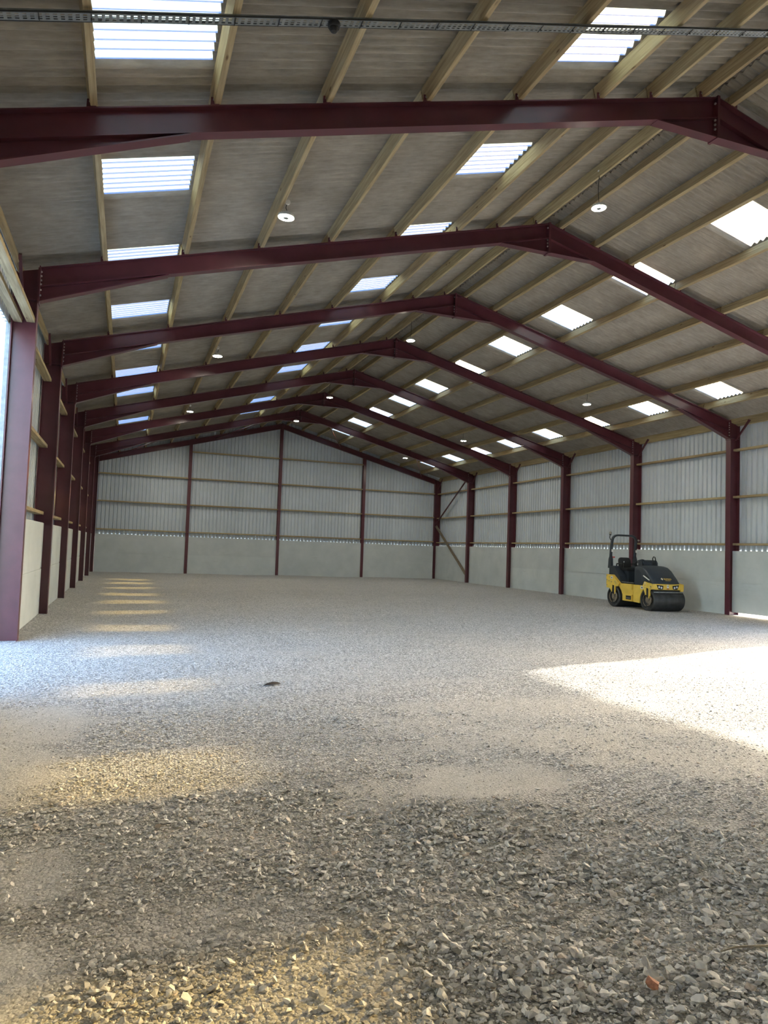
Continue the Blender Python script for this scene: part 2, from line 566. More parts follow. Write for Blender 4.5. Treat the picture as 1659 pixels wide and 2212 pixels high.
strip0 = int(math.floor(Y0/SW)); strip1 = int(math.ceil((WY)/SW))
sky_n = 0
sky_names = {(-1, 0): 'left slope lower row', (-1, 1): 'left slope upper row', (1, 0): 'right slope lower row', (1, 1): 'right slope upper row'}
ordw = ['first', 'second', 'third', 'fourth', 'fifth', 'sixth', 'seventh', 'eighth', 'ninth', 'tenth', 'eleventh', 'twelfth', 'thirteenth', 'fourteenth', 'fifteenth']
cnt = {}
for k in range(strip0, strip1):
    y = k*SW
    is_sky = (k % 3 == 0) and k < 27
    for side in (-1, 1):
        if is_sky:
            segs = [(10.24, 8.66), (7.36, 4.73), (4.73, 3.40), (2.10, 0.12)]
        elif y < -7.2:
            segs = [(10.24, 0.12)]
        else:
            segs = [(10.24, 7.36), (7.36, 4.73), (4.73, 2.10), (2.10, 0.12)]
        for xa, xb in segs:
            T, me = place_sheet(side, xa, xb, y)
            o = link('roof_sheet', me, ceiling)
            o.matrix_basis = T
        if is_sky:
            for row, (xa, xb) in enumerate(((8.66, 7.36), (3.40, 2.10))):
                T, me = place_sheet(side, xa, xb, y, 'window')
                sky_n += 1
                o = link('window_%d' % sky_n, me)
                o.matrix_basis = T
                if y > -7:
                    c = cnt.get((side, row), 0); cnt[(side, row)] = c+1
                    nm = 'nearest' if c == 0 else ordw[c]+' nearest'
                    tag(o, 'translucent corrugated rooflight, %s in the %s' % (nm, sky_names[(side, row)]), kind='structure')
                else:
                    tag(o, 'translucent corrugated rooflight overhead behind the viewpoint', kind='structure')
# ridge pieces
rk = 7*8
prof = []
def ridge_mesh():
    v, f = [], []
    cross = [(-0.34, -0.34*TAN), (-0.10, -0.10*TAN+0.005), (0, 0.012), (0.10, -0.10*TAN+0.005), (0.34, -0.34*TAN)]
    for i in range(rk+1):
        y = SW*i/rk; z = AMP*math.cos(2*math.pi*7*i/rk)
        for t in (0, -0.006):
            for cx, cz in cross:
                v.append((cx, y, cz+z*(0.35 if cx == 0 else 1)+t))
    for i in range(rk):
        a = i*10
        for j in range(4):
            f.append((a+j, a+j+1, a+10+j+1, a+10+j))
            f.append((a+5+j, a+15+j, a+15+j+1, a+5+j+1))
        f.append((a, a+10, a+15, a+5)); f.append((a+4, a+9, a+19, a+14))
    me = bpy.data.meshes.new('ridge_piece')
    me.from_pydata(v, [], f)
    me.polygons.foreach_set('use_smooth', [True]*len(me.polygons))
    me.materials.append(MT['roofsheet'])
    return me
rm = ridge_mesh()
zr = roof_pt(0.0001, 0, SHN).z + 0.04
for k in range(strip0, strip1):
    link('ridge_piece', rm, ceiling, (0, k*SW, zr))

# ------------------------------------------------------------------ portal frames
def i_profile(d, bf, tf, tw):
    """I section in (a = depth 0..d, b = width) coordinates, 12 points"""
    h = bf/2; w = tw/2
    return [(0, -h), (0, h), (tf, h), (tf, w), (d-tf, w), (d-tf, h), (d, h), (d, -h), (d-tf, -h), (d-tf, -w), (tf, -w), (tf, -h)]

def rafter_mesh(name, side, xa, xb, drop, d, bf, mat='steel'):
    """rafter of I section under the roof line between |x|=xa and |x|=xb, vertical cut ends; at y=0"""
    mb = MB()
    rings = []
    for x in (xa, xb):
        rings.append([(side*x, b, ztop(x)-drop-a) for a, b in i_profile(d, bf, 0.016, 0.010)])
    mb.loft(rings)
    return mb.mesh(name, mat)

def column_mesh(name, side):
    mb = MB()
    pr = i_profile(XO-XI, 0.19, 0.016, 0.012)
    bot = [(side*(XI+a), b, -0.05) for a, b in pr]
    top = [(side*(XI+a), b, ztop(XI+a)-0.01) for a, b in pr]
    mb.loft([bot, top])
    return mb.mesh(name, 'steel')

RD = 0.325                                   # rafter depth (vertical)
bolt_me = MB().lathe([(0.0, -0.022), (0.013, -0.022), (0.017, -0.018), (0.017, 0.0), (0.009, 0.0), (0.009, 0.014), (0.0, 0.014)], (0, 0, 0), 'X', 8).mesh('bolt', 'bolt')
cleat_me = MB().poly([(-0.05, -0.09, 0), (0.05, -0.09, 0), (0.025, -0.09, 0.085), (-0.025, -0.09, 0.085)], (0, 0.012, 0)).mesh('purlin_cleat', 'steel')
small_bolt = MB().lathe([(0.0, -0.015), (0.012, -0.015), (0.012, 0.0), (0.0, 0.0)], (0, 0, 0), 'Y', 8).mesh('bolt', 'bolt')
FM = {}
for sd in (-1, 1):
    FM['col', sd] = column_mesh('column', sd)
    FM['raf', sd] = rafter_mesh('rafter', sd, XI-0.02, 0.012, 0.0, RD, 0.165)
    FM['raf_end', sd] = rafter_mesh('rafter', sd, XI-0.02, 0.012, 0.0, 0.30, 0.165)
    zb1 = ztop(7.67)-RD
    zb0 = ztop(XI)-RD
    FM['hau', sd] = MB().poly([(sd*(XI-0.02), -0.006, zb0+0.004), (sd*7.67, -0.006, zb1+0.004), (sd*(XI-0.02), -0.006, 5.555)], (0, 0.012, 0)).mesh('haunch', 'steel')
    dx, dz = 7.67-(XI-0.02), zb1-5.555
    FM['hfl', sd] = MB().poly([(sd*(XI-0.02), -0.08, 5.555), (sd*7.64, -0.08, zb1+0.008), (sd*7.64, -0.08, zb1-0.010), (sd*(XI-0.02), -0.08, 5.537)], (0, 0.16, 0)).mesh('haunch_flange', 'steel')
    FM['epl', sd] = MB().box((min(sd*(XI-0.02), sd*XI), -0.10, 5.50), (max(sd*(XI-0.02), sd*XI), 0.10, ztop(XI)+0.02)).mesh('end_plate', 'steel')
    FM['stf', sd] = MB().box((min(sd*(XI+0.014), sd*(XO-0.014)), -0.085, 5.545), (max(sd*(XI+0.014), sd*(XO-0.014)), 0.085, 5.56)).mesh('stiffener', 'steel')
    FM['bpl', sd] = MB().box((min(sd*(XI-0.04), sd*(XO+0.03)), -0.13, -0.07), (max(sd*(XI-0.04), sd*(XO+0.03)), 0.13, -0.045)).mesh('base_plate', 'steel')
    # knee brace from column to eaves purlin, on the near side
    FM['kne', sd] = MB().poly([(sd*9.86, -0.10, 5.50), (sd*9.86, -0.05, 5.50), (sd*9.86, -0.585, 6.10), (sd*9.86, -0.635, 6.06)], (sd*0.045, 0, 0)).mesh('knee_brace', 'steel')
    xb = min(sd*(XI-0.04), sd*(XI-0.02))
zap = ztop(1.1)-RD
FM['apx'] = MB().poly([(-1.1, -0.006, zap+0.004), (1.1, -0.006, zap+0.004), (0, -0.006, ZA-RD+0.004)], (0, 0.012, 0)).mesh('apex_haunch', 'steel')
FM['apf'] = MB().box((-1.12, -0.08, zap-0.012), (1.12, 0.08, zap+0.004)).mesh('apex_haunch_flange', 'steel')
FM['app'] = MB().box((-0.022, -0.10, zap-0.03), (0.022, 0.10, ZA+0.012)).mesh('apex_plate', 'steel')

flabels = {-1: 'nearest maroon steel portal frame crossing the top of the view', 0: 'second nearest maroon steel portal frame, its column standing beside the left opening',
           1: 'third nearest maroon steel portal frame, its right column right of the road roller', 2: 'fourth nearest maroon steel portal frame, its right column behind the road roller',
           3: 'fifth nearest maroon steel portal frame, first one beyond the road roller', 4: 'sixth nearest maroon steel portal frame, third from the end wall',
           5: 'maroon steel portal frame just in front of the end wall frame', 6: 'farthest maroon steel frame standing against the end wall'}
for k in FR:
    fr = empty('portal_frame', (0, k*S, 0))
    tag(fr, flabels[k], 'steel frame', 'portal frames along the shed')
    end = (k == 6)
    for sd in (-1, 1):
        link('column', FM['col', sd], fr)
        link('base_plate', FM['bpl', sd], fr)
        link('rafter', FM['raf_end' if end else 'raf', sd], fr)
        link('knee_brace', FM['kne', sd], fr)
        if not end:
            h = link('haunch', FM['hau', sd], fr)
            link('haunch_flange', FM['hfl', sd], h)
            link('stiffener', FM['stf', sd], fr)
            ep = link('end_plate', FM['epl', sd], fr)
            zt = ztop(XI)
            zz = [zt-0.07, zt-0.14, zt-0.21, zt-0.28, 5.80-0.07, 5.80-0.16] if k < 5 else [zt-0.1, zt-0.2, 5.7]
            for z in zz:
                for yy in (-0.06, 0.06):
                    b = link('bolt', bolt_me, ep, (sd*(XI-0.02), yy, z), (0, 0, 0 if sd > 0 else math.pi))
        for x in PUR[1:]:
            p = roof_pt(sd*(x+0.035), 0, 0.0)
            c = link('purlin_cleat', cleat_me, fr, p, (0, PIT*sd, 0))
            if k < 2:
                link('bolt', small_bolt, c, (0, -0.09, 0.05))
    if not end:
        a = link('apex_haunch', FM['apx'], fr)
        link('apex_haunch_flange', FM['apf'], a)
        ap = link('apex_plate', FM['app'], fr)
        for z in (ZA-0.10, ZA-0.36, ZA-0.43, ZA-0.50):
            for sd in (-1, 1):
                for yy in (-0.055, 0.055):
                    link('bolt', bolt_me, ap, (sd*0.022, yy, z), (0, 0, math.pi if sd > 0 else 0))
    else:
        link('apex_plate', FM['app'], fr)

# gable posts
post_names = {-5.0: 'maroon steel post on the end wall, left of the three', 0.0: 'tall maroon steel post under the ridge on the end wall', 5.05: 'maroon steel post on the end wall, right of the three'}
for x, lab in post_names.items():
    mb = MB()
    pr = i_profile(0.20, 0.165, 0.012, 0.010)
    # depth along y (flange faces the camera)
    bot = [(b, -0.10+a, -0.05) for a, b in pr]
    top = [(b, -0.10+a, ztop(x+b)-0.30-0.002) for a, b in pr]
    mb.loft([bot, top])
    po = empty('gable_post', (x, Y1, 0))
    tag(po, lab, 'post', 'gable posts')
    mb.build('column', 'steel', po)
    MB().box((-0.10, -0.13, -0.07), (0.10, 0.13, -0.045)).build('base_plate', 'steel', po)

# diagonal braces in the last bay
def brace(name, a, b, w, mat, label, cat='brace'):
    a, b = Vector(a), Vector(b)
    t = (b-a).normalized()
    o = MB().tube([a, b], w, 8).build(name, mat, None, smooth=True)
    tag(o, label, cat)
    return o
def angle_brace(a, b, w, mat, label):
    a, b = Vector(a), Vector(b)
    t = (b-a).normalized(); s = Vector((1, 0, 0)); u = t.cross(s).normalized()
    prof2 = [(0, 0), (w, 0), (w, 0.01), (0.01, 0.01), (0.01, w), (0, w)]
    rings = [[q - s*pa + u*(pb-w/2) for pa, pb in prof2] for q in (a, b)]
    o = MB().loft(rings).build('wall_brace', mat)
    tag(o, label, 'brace', 'diagonal wall braces in the far right corner')
angle_brace((9.80, 27.30, 3.40), (9.80, 22.98, 5.95), 0.10, 'steel', 'dark maroon diagonal brace rising across the far right wall sheeting')
angle_brace((9.80, 27.30, 3.25), (9.80, 22.98, 0.42), 0.10, 'dirtysteel', 'brown diagonal brace falling across the far right concrete panels')
rb = [((1.5, 22.9, 8.12), (3.5, 27.35, 7.58), 'thin pale tube bracing the roof beside the ridge at the far right'),
      ((6.5, 22.9, 6.72), (8.7, 27.35, 6.22), 'thin pale tube bracing the roof above the far right corner'),
      ((-1.7, 22.9, 8.00), (-3.7, 27.35, 7.52), 'thin pale tube bracing the roof left of the ridge at the far end'),
      ((-6.5, 22.9, 6.72), (-8.7, 27.35, 6.22), 'thin pale tube bracing the roof above the far left corner')]
for a, b, lab in rb:
    o = brace('roof_brace', a, b, 0.03, 'steel', lab)
    o['group'] = 'roof braces in the last bay'

# ------------------------------------------------------------------ purlins and rails
bays = list(range(-3, 6))
pm = MB().box((-PW/2, 0.004, 0.0), (PW/2, S-0.004, PD)).mesh('timber_length', 'timber', bevel=0.004)
pm_last = MB().box((-PW/2, 0.004, 0.0), (PW/2, S+0.15, PD)).mesh('timber_length', 'timber', bevel=0.004)
eaves_m = MB().poly([(-PW/2, 0.004, 0.0), (-PW/2, 0.10, 0.0), (-PW/2, 0.10, -0.07), (-PW/2, S-0.10, -0.07), (-PW/2, S-0.10, 0.0), (-PW/2, S-0.004, 0.0), (-PW/2, S-0.004, PD), (-PW/2, 0.004, PD)], (PW, 0, 0)).mesh('timber_length', 'timber', bevel=0.004)
rank = ['eaves purlin', 'first purlin above the eaves', 'second purlin above the eaves', 'third purlin above the eaves', 'fourth purlin above the eaves',
        'fifth purlin above the eaves', 'sixth purlin above the eaves', 'purlin next below the ridge pair', 'topmost purlin at the ridge']
for sd in (-1, 1):
    for i, x in enumerate(PUR):
        pr = empty('timber_purlin', roof_pt(sd*x, 0, 0.003))
        tag(pr, 'long timber roof beam, %s on the %s slope' % (rank[i], 'left' if sd < 0 else 'right'), 'purlin', 'timber purlins under the roof sheets')
        for b in bays:
            o = link('timber_length', (eaves_m if i == 0 else (pm_last if b == 5 else pm)), pr, (random.uniform(-.006, .006), b*S, 0), (0, PIT*sd, 0))

rail_rows = [2.21, 3.70, 5.19]
HUP = {-1: 0.0, 1: 0.24}                     # the right opening is a little taller
GH, GD = 0.068, 0.16
def rail_mesh(ln):
    return MB().box((-GD/2, 0.012, -GH/2), (GD/2, ln-0.012, GH/2)).mesh('timber_length', 'timber', bevel=0.003)
gm = rail_mesh(S)
rcl = MB().box((-0.03, 0.012, -0.09), (0.03, 0.10, -0.036)).mesh('rail_cleat', 'steel')
rowname = ['lowest', 'middle', 'top']
for sd in (-1, 1):
    for r, z in enumerate(rail_rows):
        e = empty('timber_rail', (sd*(XO-0.10), 0, z))
        tag(e, '%s horizontal timber rail along the %s wall' % (rowname[r], 'left' if sd < 0 else 'right'), 'rail', 'timber sheeting rails')
        for b in bays:
            if b == -1 and r < 2:
                continue
            if b == -1 and r == 2:
                continue
            link('timber_length', gm, e, (0, b*S, 0))
            link('rail_cleat', rcl, e, (0, b*S, 0))
    # header of the open bay: two rails at different depth
    for q, (xx, zz, lab) in enumerate(((XI+0.090, 5.22+HUP[sd], 'inner'), (XO-0.09, 5.20+HUP[sd], 'outer'))):
        e = empty('timber_header', (sd*xx, -S, zz))
        MB().box((-0.065, 0.012, -0.036), (0.065, S-0.012, 0.036)).build('timber_length', 'timber', e, bevel=0.003)
        tag(e, '%s timber header over the open bay in the %s wall' % (lab, 'left' if sd < 0 else 'right'), 'header', 'headers over the open bays')

xs_posts = [-XI+0.01, -5.0, 0.0, 5.05, XI-0.01]
for r, z in enumerate([2.25, 3.74, 5.20, 6.67]):
    e = empty('timber_rail', (0, Y1, z))
    tag(e, '%s horizontal timber rail across the end wall' % ['lowest', 'second lowest', 'third lowest', 'highest'][r], 'rail', 'timber sheeting rails')
    for a, b in zip(xs_posts[:-1], xs_posts[1:]):
        if r == 3:
            if a < -6: continue
            if b > 6: continue
        ya = -0.16 if a in post_names else 0
        MB().box((a+0.012, -0.075, -GH/2), (b-0.012, 0.082, GH/2)).build('timber_length', 'timber', e, bevel=0.003)

# ------------------------------------------------------------------ walls
def box_profile(w=1.0, pitch=0.2):
    pts = []
    n = int(round(w/pitch))
    for i in range(n):
        u = i*pitch
        pts += [(u, 0.0), (u+0.120, 0.0), (u+0.138, 0.045), (u+0.182, 0.045)]
    pts.append((w, 0.0))
    return pts

def wall_sheet(name, w, h0, hfun, pitch=0.2):
    """local: x along the wall, y outward, z up. hfun(x) gives the top"""
    pts = box_profile(w, pitch)
    v, f = [], []
    n = len(pts)
    for t in (0.0, 0.004):
        for u, o in pts:
            v.append((u, o+t, h0))
        for u, o in pts:
            v.append((u, o+t, hfun(u)))
    for i in range(n-1):
        f.append((i, i+1, n+i+1, n+i))
        f.append((2*n+i, 3*n+i, 3*n+i+1, 2*n+i+1))
        f.append((i, 2*n+i, 2*n+i+1, i+1))
        f.append((n+i, n+i+1, 3*n+i+1, 3*n+i))
    me = bpy.data.meshes.new(name)
    me.from_pydata(v, [], f)
    me.materials.append(MT['wallsheet'])
    return me

ZE = roof_pt(WX, 0, SHN-AMP-0.008).z - 0.035  # top of side wall sheets
panel_gap = {('r', 0): 0.085}
def panel_mesh(ln, h):
    return MB().box((0, 0, 0), (ln, 0.15, h)).mesh('concrete_panel', 'concrete', bevel=0.012)
pan_me = panel_mesh(S-0.03, 1.0)

for sd, nm in ((-1, 'left'), (1, 'right')):
    w = empty('wall_%s' % nm, (0, 0, 0))
    tag(w, 'side wall of concrete panels below grey profiled sheeting on the %s' % nm, kind='structure')
    for yj in (-0.10, -S+0.0):
        MB().box((min(sd*(XO+0.003), sd*(XO+0.07)), yj, -0.05), (max(sd*(XO+0.003), sd*(XO+0.07)), yj+0.10, 5.12+HUP[sd])).build('jamb_flashing', 'galv', w)
    full = wall_sheet('cladding_sheet', 1.0, 2.0, lambda u: ZE)
    short = wall_sheet('cladding_sheet', 1.0, 5.10, lambda u: ZE)
    last = wall_sheet('cladding_sheet', WY-27.0, 2.0, lambda u: ZE, (WY-27.0)/3)
    edges = [float(v) for v in range(0, 27)]
    items = [(y, 1.0, full) for y in edges] + [(27.0, WY-27.0, last)]
    items += [(y, S/5, None) for y in [-S+S/5*i for i in range(5)]]
    y = -S-1.0
    while y > Y0-0.5:
        items.append((y, 1.0, full)); y -= 1.0
    hd = wall_sheet('cladding_sheet', S/5, 5.10+HUP[sd], lambda u: ZE, S/25)
    for y, ww, me in items:
        me = me or hd
        if sd > 0:   # outward = +x; local x runs along +y reversed
            o = link('cladding_sheet', me, w, (WX, y+ww, 0), (0, 0, -math.pi/2))
        else:
            o = link('cladding_sheet', me, w, (-WX, y, 0), (0, 0, math.pi/2))
    for b in bays:
        if b == -1:
            continue
        gap = panel_gap.get(('r' if sd > 0 else 'l', b), -0.05)
        for q in range(2):
            z = (gap if q == 0 else 1.0)
            h = 1.0-gap if q == 0 else 1.0
            me = pan_me if q else panel_mesh(S-0.03, h)
            if sd > 0:
                link('concrete_panel', me, w, (9.83, b*S+S-0.015, z), (0, 0, -math.pi/2))
            else:
                link('concrete_panel', me, w, (-9.83, b*S+0.015, z), (0, 0, math.pi/2))
        # sill flashing closing the gap between panel top and sheeting
        MB().box((min(sd*9.98, sd*(WX-0.002)), b*S+0.1, 1.985), (max(sd*9.98, sd*(WX-0.002)), b*S+S-0.1, 2.0)).build('sill_flashing', 'galv', w)

we = empty('wall_far', (0, 0, 0))
tag(we, 'end wall of concrete panels below grey profiled sheeting', kind='structure')
gz = roof_pt(0.0001, 0, SHN+AMP*0.6).z
for i in range(-10, 10):
    x0 = float(i)
    me = wall_sheet('cladding_sheet', 1.0, 2.0, lambda u, x0=x0: gz-TAN*abs(x0+u)-0.01)
    link('cladding_sheet', me, we, (x0, WY, 0))
for x0, wd in ((-10.25, 0.25), (10.0, 0.25)):
    me = wall_sheet('cladding_sheet', wd, 2.0, lambda u, x0=x0: gz-TAN*abs(x0+u)-0.01, 0.25)
    link('cladding_sheet', me, we, (x0, WY, 0))
for a, b in zip([-XI, -5.0, 0.0, 5.05], [-5.0, 0.0, 5.05, XI]):
    for q in range(2):
        gap = -0.05
        z = gap if q == 0 else 1.0
        link('concrete_panel', panel_mesh(b-a-0.03, 1.0-gap if q == 0 else 1.0), we, (a+0.015, Y1-0.066, z))
    if a < -9 or b > 9:
        xc = -10.2 if a < -9 else 9.6
        MB().box((xc, WY, -0.05), (xc+0.6, WY+0.1, 2.0)).build('corner_light_stop', 'concrete', we)  # added block that stops a daylight leak behind the corner column
    MB().box((a+0.1, Y1+0.086, 1.985), (b-0.1, WY-0.002, 2.0)).build('sill_flashing', 'galv', we)
wn_ = empty('wall_near', (0, 0, 0))
tag(wn_, 'profiled sheet wall behind the viewpoint', kind='structure')
for i in range(-10, 10):
    x0 = float(i)
    me = wall_sheet('cladding_sheet', 1.0, -0.05, lambda u, x0=x0: gz-TAN*max(abs(x0), abs(x0+1))-0.01)
    link('cladding_sheet', me, wn_, (x0+1.0, Y0-0.1, 0), (0, 0, math.pi))

# ------------------------------------------------------------------ cable tray under the purlins
TY = -6.12
def tray():
    e = empty('cable_tray', (0, TY, 0))
    tag(e, 'galvanised perforated cable tray hung across the roof at the top of the view', 'cable tray')
    def pt(x, yy, d): return Vector((x, yy, ztop(x)-0.012+d))
    xs_ = [-9.6, -0.28]
    # two rails each side of the slotted base
    for sd in (-1, 1):
        a, b = (sd*9.6, sd*0.03)
        for yy in (-0.055, 0.049):
            MB().poly([pt(a, yy, -0.03), pt(a, yy, 0.0), pt(b, yy, 0.0), pt(b, yy, -0.03)], (0, 0.006, 0)).build('side_rail', 'galv', e)
        # slotted base: three strips and cross bars, one welded plate
        mb = MB()
        lo, hi = min(abs(a), abs(b)), max(abs(a), abs(b))
        n = int((hi-lo)/0.06)
        ys2 = [-0.049, -0.036, -0.022, -0.006, 0.006, 0.022, 0.036, 0.049]
        vv, ff = [], []
        cols = []
        x = lo
        for i in range(n+1):
            xx = lo+(hi-lo)*i/n
            for xo in (xx, xx+0.028):
                cols.append(xo)
        m = len(ys2)
        for xo in cols:
            for yy in ys2:
                p = pt(sd*xo, yy, -0.03); vv.append(tuple(p))
        for i in range(len(cols)-1):
            for j in range(m-1):
                slot = (i % 2 == 1) and j in (1, 3, 5) 
                if slot and not (j == 3 and False):
                    continue
                ff.append((i*m+j, i*m+j+1, (i+1)*m+j+1, (i+1)*m+j))
        me = bpy.data.meshes.new('slotted_base'); me.from_pydata(vv, [], ff); me.materials.append(MT['galv'])
        link('slotted_base', me, e)
        for q, (yy, dz, r) in enumerate(((0.040, -0.012, 0.008), (-0.064, -0.030, 0.008), (0.064, -0.020, 0.009))):
            path = [pt(sd*xx, yy+0.004*math.sin(xx*2.1+q), dz+0.004*math.sin(xx*3+q)) for xx in np.linspace(lo, hi, 26)]
            MB().tube(path, r, 6).build('cable', 'cord', e, smooth=True)
        for xx in np.arange(lo+0.2, hi, 0.42):
            p = pt(sd*xx, 0, -0.034)
            MB().box((p.x-0.004, -0.058, p.z-0.004), (p.x+0.004, 0.058, p.z)).build('cable_tie', 'cord', e)
            MB().box((p.x-0.003, -0.010, p.z-0.03), (p.x+0.003, -0.004, p.z)).build('cable_tie', 'cord', e)
tray()
sx = -6.40
sens = empty('ceiling_sensor', (sx, TY-0.02, ztop(sx)-0.045))
tag(sens, 'small round black sensor fixed under the cable tray', 'sensor')
MB().lathe([(0.0, 0.0), (0.055, 0.0), (0.062, -0.01), (0.062, -0.05), (0.055, -0.06), (0.0, -0.06)], (0, 0, 0), 'Z', 24).build('housing', 'black', sens, smooth=True)
MB().lathe([(0.0, -0.06), (0.046, -0.06), (0.044, -0.078), (0.03, -0.098), (0.0, -0.106)], (0, 0, 0), 'Z', 24).build('dome', 'cord', sens, smooth=True)

# ------------------------------------------------------------------ high bay lamps
def ring_mesh(r0, r1, z0, z1, n=40):
    mb = MB()
    rings = []
    for r, z in ((r0, z0), (r1, z0), (r1, z1), (r0, z1), (r0, z0)):
        rings.append([(r*math.cos(2*math.pi*k/n), r*math.sin(2*math.pi*k/n), z) for k in range(n)])
    mb.loft(rings, cap=False)
    return mb
LM = {}
LM['housing'] = MB().lathe([(0.0, 0.10), (0.06, 0.10), (0.075, 0.07), (0.10, 0.055), (0.15, 0.045), (0.165, 0.02), (0.165, -0.004), (0.0, -0.004)], (0, 0, 0), 'Z', 40).mesh('housing', 'white', smooth=True)
LM['lens'] = ring_mesh(0.06, 0.15, -0.012, -0.004).mesh('lens', 'led', smooth=True)
LM['hub'] = MB().lathe([(0.0, -0.004), (0.052, -0.004), (0.052, -0.020), (0.04, -0.028), (0.0, -0.028)], (0, 0, 0), 'Z', 24).mesh('hub', 'galv', smooth=True)
LM['hook'] = MB().tube([(0.012*math.cos(a), 0, 0.125+0.022*math.sin(a)) for a in [2*math.pi*k/14 for k in range(15)]], 0.004, 6).mesh('hook', 'galv', smooth=True)
fin = MB()
for k in range(20):
    a = 2*math.pi*k/20
    c, s_ = math.cos(a), math.sin(a)
    fin.poly([(0.076*c-0.002*s_, 0.076*s_+0.002*c, 0.05), (0.155*c-0.002*s_, 0.155*s_+0.002*c, 0.04), (0.155*c-0.002*s_, 0.155*s_+0.002*c, 0.052), (0.076*c-0.002*s_, 0.076*s_+0.002*c, 0.078)], (0.004*s_, -0.004*c, 0))
LM['fins'] = fin.mesh('cooling_fins', 'white')
LM['jbox'] = MB().lathe([(0.0, 0.0), (0.05, 0.0), (0.05, -0.045), (0.044, -0.052), (0.0, -0.052)], (0, 0, 0), 'Y', 24).mesh('junction_box', 'white', smooth=True)

row_name = {-5.95: 'left row', -0.30: 'ridge row', 6.10: 'right row'}
lamps = []
for x, ys_, drop in ((-5.95, (-1.75, 7.4, 16.55, 23.8), 6.93), (-0.30, (-2.17, 7.0, 16.15, 22.45), 8.02), (6.10, (-2.1, 7.05, 16.3, 23.5), 6.73)):
    for i, y in enumerate(ys_):
        e = empty('high_bay_lamp', (x, y, drop)); LS = 0.82; e.scale = (LS, LS, LS)
        dist = ['nearest', 'second', 'third', 'farthest'][i]
        tag(e, 'round white hanging LED lamp, %s in the %s' % (dist, row_name[x]), 'lamp', 'high bay lamps hanging from the roof')
        h = link('housing', LM['housing'], e)
        link('lens', LM['lens'], e); link('hub', LM['hub'], e); link('hook', LM['hook'], e); link('cooling_fins', LM['fins'], e)
        top = (ztop(x) - drop)/LS + (0.05 if x > -1 and x < 0 else 0.02)
        jz = top + 0.05
        pts = [(0, 0, 0.14)]
        for q in range(1, 9):
            t = q/8
            pts.append((0.02*math.sin(t*3.1)*(1 if i % 2 else -1)+0.0*t, 0.012*math.sin(t*5), 0.14+(jz-0.14)*t))
        MB().tube(pts, 0.007, 6).build('cord', 'cord', e, smooth=True)
        # box on the near face of the purlin
        link('junction_box', LM['jbox'], e, (0, -0.0, jz+0.02))
        if i == 0 and x < -1:
            e.rotation_euler = (0.02, 0.05, 0)
        ld = bpy.data.lights.new('lamp_light', 'AREA')
        ld.shape = 'DISK'; ld.size = 0.28; ld.energy = 14; ld.color = (1.0, 0.93, 0.78)
        lo_ = bpy.data.objects.new('lamp_light', ld); COL.objects.link(lo_); lo_.parent = e; lo_.location = (0, 0, -0.03)
        lamps.append(e)

# ------------------------------------------------------------------ road roller
def text_mesh(name, body, size, mat, extrude=0.002):
    c = bpy.data.curves.new(name, 'FONT')
    c.body = body; c.size = size; c.extrude = extrude
    c.align_x = 'CENTER'; c.align_y = 'CENTER'
    o = bpy.data.objects.new('tmp', c); COL.objects.link(o)
    bpy.context.view_layer.update()
    me = bpy.data.meshes.new_from_object(o.evaluated_get(bpy.context.evaluated_depsgraph_get()))
    bpy.data.objects.remove(o); bpy.data.curves.remove(c)
    me.name = name
    me.materials.clear(); me.materials.append(MT[mat])
    return me

# local frame: +x forward, -y towards the camera, z up
RO = empty('road_roller', (8.22, 6.62, 0.0), math.radians(-91))
tag(RO, 'yellow and black ride-on tandem road roller parked by the right wall', 'roller')
WB, DR = 0.86, 0.35
def side_prism(poly, y0, y1):
    return MB().poly([(x, y0, z) for x, z in poly], (0, y1-y0, 0))

# drums
drum_me = MB().lathe([(0.0, -0.50), (0.10, -0.50), (0.255, -0.53), (0.285, -0.598), (0.335, -0.60), (0.35, -0.585), (0.35, 0.585), (0.335, 0.60), (0.285, 0.598), (0.255, 0.53), (0.10, 0.50), (0.0, 0.50)], (0, 0, 0), 'Y', 56).mesh('drum', 'drum', smooth=True)
hub_me = MB().lathe([(0.0, -0.04), (0.05, -0.04), (0.06, -0.03), (0.09, -0.028), (0.125, -0.01), (0.125, 0.07), (0.0, 0.07)], (0, 0, 0), 'Y', 28).mesh('hub', 'dirtysteel', smooth=True)
wb_me = MB().lathe([(0.0, -0.015), (0.014, -0.015), (0.014, 0.0), (0.0, 0.0)], (0, 0, 0), 'Y', 8).mesh('bolt', 'bolt')
arc_me = MB().tube([(0.215*math.cos(a), 0, 0.215*math.sin(a)) for a in np.linspace(math.radians(100), math.radians(245), 14)], 0.011, 8).mesh('hub_guard', 'dirtysteel', smooth=True)
arc2_me = MB().tube([(0.165*math.cos(a), 0, 0.165*math.sin(a)) for a in np.linspace(math.radians(-95), math.radians(60), 12)], 0.020, 8).mesh('hub_guard', 'dirtysteel', smooth=True)
for ux in (WB, -WB):
    d = link('drum', drum_me, RO, (ux, 0, DR))
    for s in (-1, 1):
        h = link('hub', hub_me, d, (0, s*0.555, 0), (0, 0, 0 if s < 0 else math.pi))
        for q in range(6):
            a = q*math.pi/3
        link('hub_guard', arc_me, d, (0, s*0.585, 0)); link('hub_guard', arc2_me, d, (0.02, s*0.60, 0))

